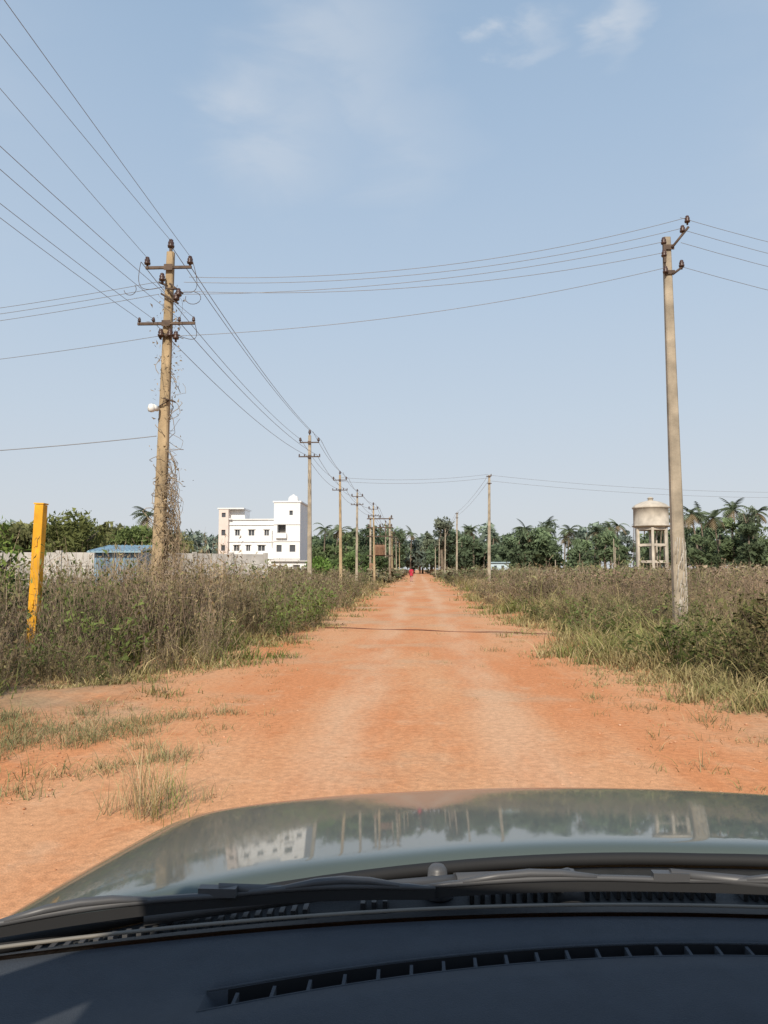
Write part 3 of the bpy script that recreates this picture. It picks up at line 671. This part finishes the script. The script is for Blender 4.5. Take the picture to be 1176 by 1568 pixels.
# ------------------------------------------------------------------ compound wall + shed
M_wall=mat_new('wall_concrete',(.60,.565,.52),.9,var=.4,vscale=1.1,bump=.3,bscale=8)
we=empty('compound_wall',(0,0,0)); mb=MB()
def wallrun(a,b,h,th=.1):
    a=Vector((*a,0)); b=Vector((*b,0)); L=(b-a).length; n=max(1,round(L/2.2)); ang=math.atan2(b.y-a.y,b.x-a.x); M=Matrix.Rotation(ang,3,'Z')
    for k in range(n+1):
        p=a.lerp(b,k/n); mb.box((p.x,p.y,h/2+.03),(.2,.2,h+.06),0,M)
        if k<n:
            q=a.lerp(b,(k+.5)/n)
            for j in range(4): mb.box((q.x,q.y,h*(j+.5)/4),(L/n-.2,th,h/4-.02),0,M)
wallrun((-26,25.4),(-11.4,27.6),2.1); wallrun((-14.9,35.6),(-8.5,41),2.3)
mb.build('panels',[M_wall],we)
M_blue=mat_new('blue_sheet',(.22,.36,.48),.6,.1,var=.3,vscale=2); M_blue2=mat_new('blue_sheet_roof',(.32,.47,.56),.55,.1,var=.25,vscale=2)
he=empty('blue_shed',(-9.75,24.2,0),R(4)); mb=MB()
mb.box((0,0,1.0),(1.4,1.6,2.0),0)
for k in range(11): mb.box((-.65+.13*k,-.812,1.0),(.05,.02,1.96),0)
mb.box((-.3,-.83,.95),(.5,.02,1.6),2)
mb.build('walls',[M_blue,M_blue2,mat_new('shed_door',(.10,.2,.3),.5,var=.2)],he)
mb=MB(); Rr=Matrix.Rotation(R(7),3,'X'); mb.box((0,-.05,2.13),(1.7,2.0,.05),0,Rr)
for k in range(12): mb.box((-.80+.145*k,-.05,2.162),(.04,2.0,.02),0,Rr)
mb.build('roof',[M_blue2],he)

# ------------------------------------------------------------------ white building
M_wh=mat_new('white_wall_paint',(.82,.81,.80),.85,var=.06,vscale=.6); M_pink=mat_new('pale_salmon_paint',(.74,.63,.57),.85,var=.1,vscale=.8)
M_gl=mat_new('window_glass',(.08,.085,.095),.12,var=.1,spec=.6); M_dk=mat_new('recess_shade',(.19,.175,.165),.8,var=.2); M_grey=mat_new('grey_trim',(.55,.53,.50),.8,var=.1)  # M_dk: shade of balcony and openings painted as a dark back colour
be=empty('white_apartment_building',(-35,129,0))
def facade(mb,x0,x1,z0,z1,y,ops,mi=0,depth=.25):
    xs_=sorted(set([x0,x1]+[o[0] for o in ops]+[o[1] for o in ops])); zs_=sorted(set([z0,z1]+[o[2] for o in ops]+[o[3] for o in ops]))
    for i in range(len(xs_)-1):
        for j in range(len(zs_)-1):
            cx=(xs_[i]+xs_[i+1])/2; cz=(zs_[j]+zs_[j+1])/2
            if any(o[0]<cx<o[1] and o[2]<cz<o[3] for o in ops): continue
            mb.face([(xs_[i],y,zs_[j]),(xs_[i+1],y,zs_[j]),(xs_[i+1],y,zs_[j+1]),(xs_[i],y,zs_[j+1])],mi)
    for o in ops:
        a,b,c,d_=o[:4]; dp=o[4] if len(o)>4 else depth; gm=o[5] if len(o)>5 else 1; yb=y+dp
        mb.face([(a,y,c),(a,y,d_),(a,yb,d_),(a,yb,c)],mi); mb.face([(b,y,c),(b,yb,c),(b,yb,d_),(b,y,d_)],mi)
        mb.face([(a,y,c),(a,yb,c),(b,yb,c),(b,y,c)],mi); mb.face([(a,y,d_),(b,y,d_),(b,yb,d_),(a,yb,d_)],mi)
        mb.face([(a,yb,c),(b,yb,c),(b,yb,d_),(a,yb,d_)],gm)
def shell(mb,x0,x1,y0,y1,z0,z1,mi=0,front=False):
    mb.face([(x0,y1,z0),(x0,y0,z0),(x0,y0,z1),(x0,y1,z1)],mi); mb.face([(x1,y0,z0),(x1,y1,z0),(x1,y1,z1),(x1,y0,z1)],mi)
    mb.face([(x1,y1,z0),(x0,y1,z0),(x0,y1,z1),(x1,y1,z1)],mi); mb.face([(x0,y0,z1),(x1,y0,z1),(x1,y1,z1),(x0,y1,z1)],mi)
mats=[M_wh,M_gl,M_pink,M_dk,M_grey]
mb=MB()
W1=9.9
ops=[(2.8,3.6,7.4,8.4),(5.2,6.2,7.4,8.4),(8.0,8.8,7.4,8.4),(2.6,3.6,4.7,5.7),(6.9,8.1,4.7,5.7),(4.8,5.5,4.7,5.7),(2.7,3.7,1.7,2.8),(5.7,7.0,1.7,2.8)]
facade(mb,1.7,W1,0,10.2,0,ops); shell(mb,1.7,W1,0,9.5,0,10.2)
ops=[(10.5,12.0,7.0,9.4,1.4,3),(12.6,13.2,10.9,11.7),(12.7,13.7,4.5,5.7),(10.4,11.3,4.5,5.7),(12.2,13.9,.2,2.9,1.0,3),(10.3,11.2,1.7,2.8)]
facade(mb,W1,14.5,0,13.1,-1.2,ops); shell(mb,W1,14.5,-1.2,9.5,0,13.1)
ops=[(.5,1.2,7.4,8.4),(.5,1.2,4.7,5.7),(.5,1.2,1.7,2.8),(.5,1.2,10.6,11.4)]
facade(mb,0,1.7,0,12.0,-.6,ops,2); shell(mb,0,1.7,-.6,9.5,0,12.0,2)
mb.build('walls',mats,be)
mb=MB()
mb.box((3.0,2.6,11.1),(2.6,4.0,1.75),0)
mb.box((2.1,2.2,12.15),(4.7,5.8,.22),0)
mb.box((12.2,3.9,13.25),(5.0,10.5,.26),0)
for z in (3.35,6.35,9.3):
    mb.box((5.8,-.10,z),(8.1,.19,.12),0); mb.box((12.2,-1.27,z),(4.7,.13,.10),0)
mb.box((5.8,-.12,10.25),(8.3,.24,.18),0)
mb.box((2.0,-.42,10.3),(.5,.3,.2),0)
for (a,b,z) in [(2.8,3.6,8.4),(5.2,6.2,8.4),(8.0,8.8,8.4),(2.6,3.6,5.7),(6.9,8.1,5.7),(4.8,5.5,5.7),(2.7,3.7,2.8),(5.7,7.0,2.8)]:
    mb.box(((a+b)/2,-.12,z+.12),(b-a+.4,.23,.08),0)
    mb.box(((a+b)/2,.12,z-.5),(.06,.06,.99),0)
mb.box((11.25,-1.5,7.3),(1.9,.5,.9),0)
mb.box((11.25,-1.75,7.8),(1.9,.03,.06),4)
mb.box((9.4,-.3,6.9),(.08,.08,3.0),4)
mb.build('slabs_and_sunshades',mats,be)
mb=MB(); mb.lathe((12.6,3,13.4),[(.9,0),(.95,.3),(.9,.9),(.6,1.25),(.25,1.35),(.25,1.5),(0,1.5)],18,0); 
for sx in(-.6,.6): mb.box((12.6+sx,3,13.4),(.15,1.5,.1),1)
mb.build('rooftop_tank',[M_wh,M_grey],be)
ae=empty('white_outbuilding',(-21.5,108,0)); mb=MB()
facade(mb,0,5.2,0,2.6,0,[(1.0,2.0,.9,2.0),(3.2,4.2,0.05,2.1,.3,3)]); shell(mb,0,5.2,0,4,0,2.6); mb.box((2.6,1.9,2.68),(5.6,4.6,.16),4); mb.build('walls',mats,ae)
for (x,y,wd,hh) in [(16.0,165,4,2.9)]:
    ae=empty('village_house',(x,y,0)); mb=MB()
    facade(mb,0,wd,0,hh,0,[(wd*.2,wd*.35,hh-1.6,hh-.6),(wd*.6,wd*.75,hh-1.6,hh-.6)]); shell(mb,0,wd,0,5,0,hh); mb.box((wd/2,2.4,hh+.1),(wd+.6,5.6,.2),4); mb.build('walls',[mat_new('pale_blue_wall',(.5,.6,.65),.8,var=.1),M_gl,M_pink,M_dk,mat_new('roof_bluegrey',(.35,.45,.5),.6,var=.1)],ae)

# ------------------------------------------------------------------ water tower
M_tank=mat_new('weathered_concrete',(.56,.50,.42),.9,var=.4,vscale=.5,bump=.3,bscale=4)
wt=empty('water_tower',(41.0,132,0)); mb=MB()
mb.lathe((0,0,0),[(0,8.75),(2.7,8.75),(3.15,8.95),(3.25,8.95),(3.25,9.15),(2.98,9.2),(2.95,12.1),(3.15,12.15),(3.15,12.35),(2.6,12.85),(1.6,13.3),(.7,13.5),(.7,13.52),(0,13.56)],32,0)
mb.build('tank',[M_tank],wt)
mb=MB(); mb.lathe((0,0,13.5),[(.45,0),(.45,.4),(.6,.42),(.3,.65),(0,.72)],14,0); mb.build('vent_cap',[M_tank],wt)
mb=MB()
for k in range(6):
    a=k/6*6.283+.3; x,y=math.cos(a)*2.7,math.sin(a)*2.7; mb.box((x,y,4.35),(.42,.42,8.8),0,Matrix.Rotation(a,3,'Z'))
    a2=a+6.283/6; x2,y2=math.cos(a2)*2.7,math.sin(a2)*2.7; L=math.hypot(x2-x,y2-y)
    for z in(2.8,5.7,8.5): mb.box(((x+x2)/2,(y+y2)/2,z),(L-.42,.3,.42),0,Matrix.Rotation(math.atan2(y2-y,x2-x),3,'Z'))
mb.tube([(0,0,0),(0,0,8.8)],.42,12,0); mb.tube([(.9,0,0),(.9,0,8.8)],.1,8,0)
mb.build('columns_and_braces',[M_tank],wt)
mb=MB(); 
for sx in(-.25,.25): mb.tube([(-3.5,-.8+sx,1),(-3.1,-.8+sx,12.4)],.04,5,0)
for k in range(28): mb.box((-3.5+.4*(k/28),-.8,1+k*.4),(.03,.5,.03),0)
mb.build('ladder',[M_steel],wt)

# ------------------------------------------------------------------ person walking
pe=empty('walking_person',(-.78,86,0.01),R(175))
sk={'pel':(0,0,.93,.125),'sp':(0,.01,1.12,.12),'ch':(0,.0,1.32,.145),'nk':(0,.0,1.46,.055),'hd':(0,-.02,1.56,.085),'hd2':(0,-.01,1.67,.07),
 'lh':(.09,0,.88,.095),'lk':(.10,-.16,.50,.062),'la':(.10,-.10,.09,.042),'lt':(.11,-.27,.03,.032),
 'rh':(-.09,0,.88,.095),'rk':(-.10,.06,.48,.062),'ra':(-.10,.30,.14,.042),'rt':(-.11,.17,.03,.032),
 'ls':(.18,0,1.38,.062),'le':(.25,.12,1.12,.044),'lw':(.24,.02,.90,.03),'lf':(.23,-.04,.80,.028),
 'rs':(-.18,0,1.38,.062),'re':(-.25,-.08,1.12,.044),'rw':(-.22,-.22,.93,.03),'rf':(-.2,-.28,.85,.028)}
ks=list(sk); ed=[('pel','sp'),('sp','ch'),('ch','nk'),('nk','hd'),('hd','hd2'),('pel','lh'),('lh','lk'),('lk','la'),('la','lt'),('pel','rh'),('rh','rk'),('rk','ra'),('ra','rt'),('ch','ls'),('ls','le'),('le','lw'),('lw','lf'),('ch','rs'),('rs','re'),('re','rw'),('rw','rf')]
me=bpy.data.meshes.new('body'); me.from_pydata([sk[k][:3] for k in ks],[(ks.index(a),ks.index(b)) for a,b in ed],[])
bo=bpy.data.objects.new('tmp',me); COL.objects.link(bo); bo.modifiers.new('s','SKIN'); sb=bo.modifiers.new('ss','SUBSURF'); sb.levels=2; sb.render_levels=2
for k,n_ in enumerate(ks):
    v=me.skin_vertices[0].data[k]; v.radius=(sk[n_][3],sk[n_][3]*(.8 if n_ in('sp','ch','pel') else 1)); v.use_root=(n_=='pel')
bpy.context.view_layer.update()
me2=bpy.data.meshes.new_from_object(bo.evaluated_get(bpy.context.evaluated_depsgraph_get())); bpy.data.objects.remove(bo)
me2.materials.clear()
for m in (mat_new('red_shirt',(.46,.03,.06),.85,var=.2,vscale=12),mat_new('pale_trousers',(.42,.22,.22),.85,var=.2,vscale=12),mat_new('skin',(.22,.12,.08),.6,var=.05),mat_new('black_hair',(.015,.012,.01),.6,var=.1)): me2.materials.append(m)
for p in me2.polygons:
    c=p.center; mi_=0
    if c.z<.9 and abs(c.x)<.2: mi_=1
    if c.z<.1 : mi_=2
    if c.z>1.46: mi_=2
    if c.z>1.46 and (c.y>.01 or c.z>1.68): mi_=3
    if abs(c.x)>.2 and c.z<1.0: mi_=2
    p.material_index=mi_; p.use_smooth=True
bo=bpy.data.objects.new('body',me2); link(bo,pe)
mb=MB(); mb.lathe((0,0,.72),[(.23,0),(.20,.15),(.16,.35)],14,0); mb.build('shirt_hem',[me2.materials[0]],pe)

# ------------------------------------------------------------------ the car (camera is in its passenger seat)
def paint():
    m=mat_new('car_paint',(.098,.118,.100),.35,.3,1.0,spec=.4); nt=m.node_tree; b=nt.nodes['Principled BSDF']
    b.inputs['Coat IOR'].default_value=1.5; b.inputs['Coat Weight'].default_value=.85
    tc=nt.nodes.new('ShaderNodeTexCoord'); n=nt.nodes.new('ShaderNodeTexNoise'); n.inputs['Scale'].default_value=3; n.inputs['Detail'].default_value=8
    nt.links.new(tc.outputs['Object'],n.inputs['Vector']); mr=nt.nodes.new('ShaderNodeMapRange'); mr.inputs[3].default_value=.015; mr.inputs[4].default_value=.075
    nt.links.new(n.outputs['Fac'],mr.inputs[0]); nt.links.new(mr.outputs[0],b.inputs['Coat Roughness'])
    return m
M_paint=paint(); M_blk=mat_new('black_plastic',(.042,.043,.044),.6,var=.2,vscale=20,bump=.15,bscale=200)
M_rub=mat_new('rubber',(.020,.020,.021),.7,var=.1); M_dash=mat_new('dashboard_plastic',(.048,.056,.068),.75,var=.1,vscale=30,bump=.25,bscale=600)
M_slot=mat_new('vent_slot',(.008,.008,.009),.9,var=.1)
M_wip=mat_new('wiper_black',(.075,.075,.078),.45,var=.1,spec=.5)
CX=.42
ce=empty('car',(CX,0,0))
Yr=lambda d:1.17-.40*d*d
Yf=lambda d:1.90-.25*d*d-.5*max(0,abs(d)-.78)**1.5
colsd=[0,.1,.2,.3,.4,.5,.6,.7,.78,.85,.89,.925,.95,.968,.978,.984,.986]
drop =[0,0,0,0,0,0,0,0,0,.001,.004,.010,.019,.034,.06,.12,.45]
cols=[(-d,z) for d,z in zip(colsd[::-1],drop[::-1])][:-1]+list(zip(colsd,drop))
rows=[]
def zr(d): return 1.035+.012*abs(d)
def hoodz(d,t):
    dr=.745*(.1263*t+.0243*t*t)+.028*(max(0,t-.86)/.14)**2
    return 1.035+.012*abs(d)*(1-t)-dr
for t in [0,.02,.08,.16,.25,.35,.45,.55,.65,.75,.84,.90,.94,.97,1.0]:
    row=[]
    for d,dz in cols:
        ad=abs(d); y=Yr(d)+(Yf(d)-Yr(d))*t
        z=hoodz(d,t)-dz+ .004*math.exp(-((ad-.62)/.07)**2)*(1-t*.5)
        if t==0: z-=.02
        row.append((d,y,z))
    rows.append(row)
for (dy,dz2,sh) in [(.02,.014,.995),(.04,.036,.99),(.055,.08,.985),(.06,.2,.98),(.065,.5,.98)]:
    rows.append([(d*sh,Yf(d)+dy,max(.30,.895-dz-dz2)) for d,dz in cols])
mb=MB(); mb.grid(rows); ob=mb.build('bonnet',[M_paint],ce); sb=ob.modifiers.new('s','SUBSURF'); sb.levels=1; sb.render_levels=2
mb=MB(); mb.box((0,1.93,.42),(1.5,.2,.3),0); mb.build('front_bumper',[M_paint],ce,.05)
mb=MB(); mb.box((0,2.0,.62),(.9,.03,.12),0); mb.build('grille',[M_blk],ce)
mb=MB()
for sx in(-1,1): mb.box((sx*.66,1.88,.68),(.28,.1,.1),0)
mb.build('headlamps',[M_white],ce,.03)
mb=MB()
for sx in(-1,1):
    for yv in(1.15,-1.45):
        mb.tube([(sx*.80,yv,.33),(sx*.96,yv,.33)],[.33,.33],28,0); mb.tube([(sx*.96,yv,.33),(sx*.97,yv,.33)],[.2,.19],20,1)
mb.build('wheels',[M_rub,M_grey],ce)
mb=MB()
for sx in(-1,1): mb.box((sx*.965,-.85,.62),(.04,3.1,.72),0)
mb.box((0,-2.42,.62),(1.86,.04,.72),0); mb.box((0,-1.03,1.64),(1.70,2.34,.05),0)
for sx in(-1,1):
    mb.tube([(sx*.965,.60,1.02),(sx*.82,.04,1.62)],.045,8,0); mb.tube([(sx*.95,-.75,.98),(sx*.82,-.75,1.62)],.05,8,0); mb.tube([(sx*.93,-2.3,.98),(sx*.78,-2.1,1.62)],.08,8,0)
mb.build('body_sides_and_roof',[M_paint],ce,.01)
Yw=lambda d:.965-.21*d*d
dl=[-.95+.05*k for k in range(39)]
mb=MB(); rows=[]
for t,z in [(0,-.004),(.08,-.004),(.1,-.022),(.5,-.03),(.9,-.026),(.97,-.026),(1.02,-.05)]:
    rows.append([(d,Yw(d)+(Yr(d)-Yw(d))*t,zr(d)+z-.004) for d in dl])
mb.grid(rows); mb.build('cowl_panel',[M_blk],ce)
mb=MB()
for k in range(120):
    d=-.85+1.7*k/119
    if abs(d+.40)<.05 or abs(d)<.02 or (.3<abs(d)-.2<.36): continue
    y0=Yw(d)+(Yr(d)-Yw(d))*.46; y1=Yw(d)+(Yr(d)-Yw(d))*.62
    mb.box((d,(y0+y1)/2,zr(d)-.026),(.006,y1-y0,.012),0)
mb.build('cowl_grille_ribs',[M_wip],ce)
mb=MB(); mb.tube([(d,Yr(d)-.016,zr(d)-.014) for d in dl],.009,8); mb.build('bonnet_seal',[M_rub],ce)
mb=MB(); mb.tube([(d,Yw(d),zr(d)+.001) for d in dl],.0022,8); mb.build('windscreen_edge',[mat_new('trim_grey',(.20,.185,.16),.5,var=.1)],ce)
def cp(d,t,z): return (d,Yw(d)+(Yr(d)-Yw(d))*t,zr(d)+z)
def wiper(mbx,d0,d1,t0,t1,piv,tp):
    N=16; P=[cp(d0+(d1-d0)*k/N,t0+(t1-t0)*k/N,.002+.004*math.sin(3.14*k/N)) for k in range(N+1)]
    for k in range(N):
        a=Vector(P[k]); b=Vector(P[k+1]); mbx.face([a,b,b+Vector((0,.001,.012)),a+Vector((0,.001,.012))],1)
    P2=[(p[0],p[1]+.003,p[2]+.013+.003*abs(math.sin(3.14*2*k/N))) for k,p in enumerate(P)]
    mbx.tube(P2,[.002]+[.0042]*(N-1)+[.002],6,0)
    for (ka,kb) in ((1,6),(10,15)):
        a=Vector(P2[ka]); b=Vector(P2[kb]); c=(a+b)/2+Vector((0,.004,.008)); mbx.tube([a,a.lerp(c,.6)+Vector((0,0,.002)),c,b.lerp(c,.6)+Vector((0,0,.002)),b],[.003,.005,.0055,.005,.003],6,0)
    m=P2[N//2]; pv=cp(piv,tp,-.008)
    mbx.tube([(pv[0],pv[1],pv[2]-.03),(pv[0],pv[1],pv[2]+.010)],[.022,.019],16,0)
    mbx.tube([(pv[0],pv[1],pv[2]+.010),(pv[0],pv[1],pv[2]+.018)],[.009,.009],6,0)
    q=Vector(pv).lerp(Vector(m),.35); q.z+=.008
    mbx.tube([(pv[0],pv[1],pv[2]+.004),tuple(q)],[.016,.011],8,0)
    mbx.tube([tuple(q),(q.x*.4+m[0]*.6,q.y*.4+m[1]*.6+.004,q.z+.003),(m[0],m[1]+.002,m[2]+.008)],[.009,.0075,.006],8,0)
    mbx.box((m[0],m[1]+.001,m[2]+.005),(.045,.012,.010),0)
mb=MB(); wiper(mb,-.92,-.40,.34,.12,-.22,.42); wiper(mb,-.42,.22,.15,.10,.40,.36); wiper(mb,.26,.80,.10,.2,.88,.45)
mb.tube([cp(-.75,.62,-.012),cp(-.5,.5,-.005),cp(-.22,.42,-.004),cp(.1,.40,-.006),cp(.40,.36,-.004)],.008,8,0)
mb.build('wipers',[M_wip,M_rub],ce)
mb=MB(); p=cp(-.395,.66,-.012); mb.lathe(p,[(.022,-.02),(.020,-.004),(.014,.0),(.013,.014),(.009,.019),(0,.020)],16,0); mb.box((p[0],p[1]-.012,p[2]+.004),(.018,.02,.012),0)
mb.build('washer_nozzle',[M_wip],ce)
mb=MB(); rows=[]
prof=[(0,-.012),(.02,-.010),(.055,-.008),(.072,-.009),(.0725,-.035),(.0965,-.035),(.097,-.008),(.13,-.006),(.20,-.010),(.30,-.03),(.36,-.07),(.38,-.14),(.38,-.5)]
yd=lambda d,b: Yw(d)-b-.002-.15*d*d*min(1,b/.08)
for (b,z) in prof:
    row=[]
    for k in range(97):
        d=-.945+1.89*k/96
        zz=z
        if b in(.0725,.0965) and abs(d)>.615: zz=-.0085
        row.append((d,yd(d,b),zr(d)+zz))
    rows.append(row)
mb.grid(rows,mf=lambda i,j: 1 if (i in(3,4,5) and abs(-.945+1.89*(j+.5)/96)<.615) else 0); mb.build('dashboard',[M_dash,M_slot],ce)
mb=MB()
for k in range(36):
    d=-.60+1.20*k/35
    mb.box((d,yd(d,.0848),zr(d)-.016),(.0035,.022,.012),0)
for b in (.0705,.0985):
    mb.tube([(-.63+1.26*k/40,yd(-.63+1.26*k/40,b),zr(-.63+1.26*k/40)-.0085) for k in range(41)],.0014,6)
mb.build('defroster_vent_slats',[M_dash],ce)
mb=MB(); mb.box((0,.2,.55),(1.7,.9,.04),0); mb.box((-.42,-.35,.6),(.5,.5,.15),0); mb.box((.42,-.35,.6),(.5,.5,.15),0); mb.box((-.42,-.62,.95),(.5,.15,.7),0); mb.box((.42,-.62,.95),(.5,.15,.7),0)
mb.build('seats_and_floor',[M_dash],ce,.03)
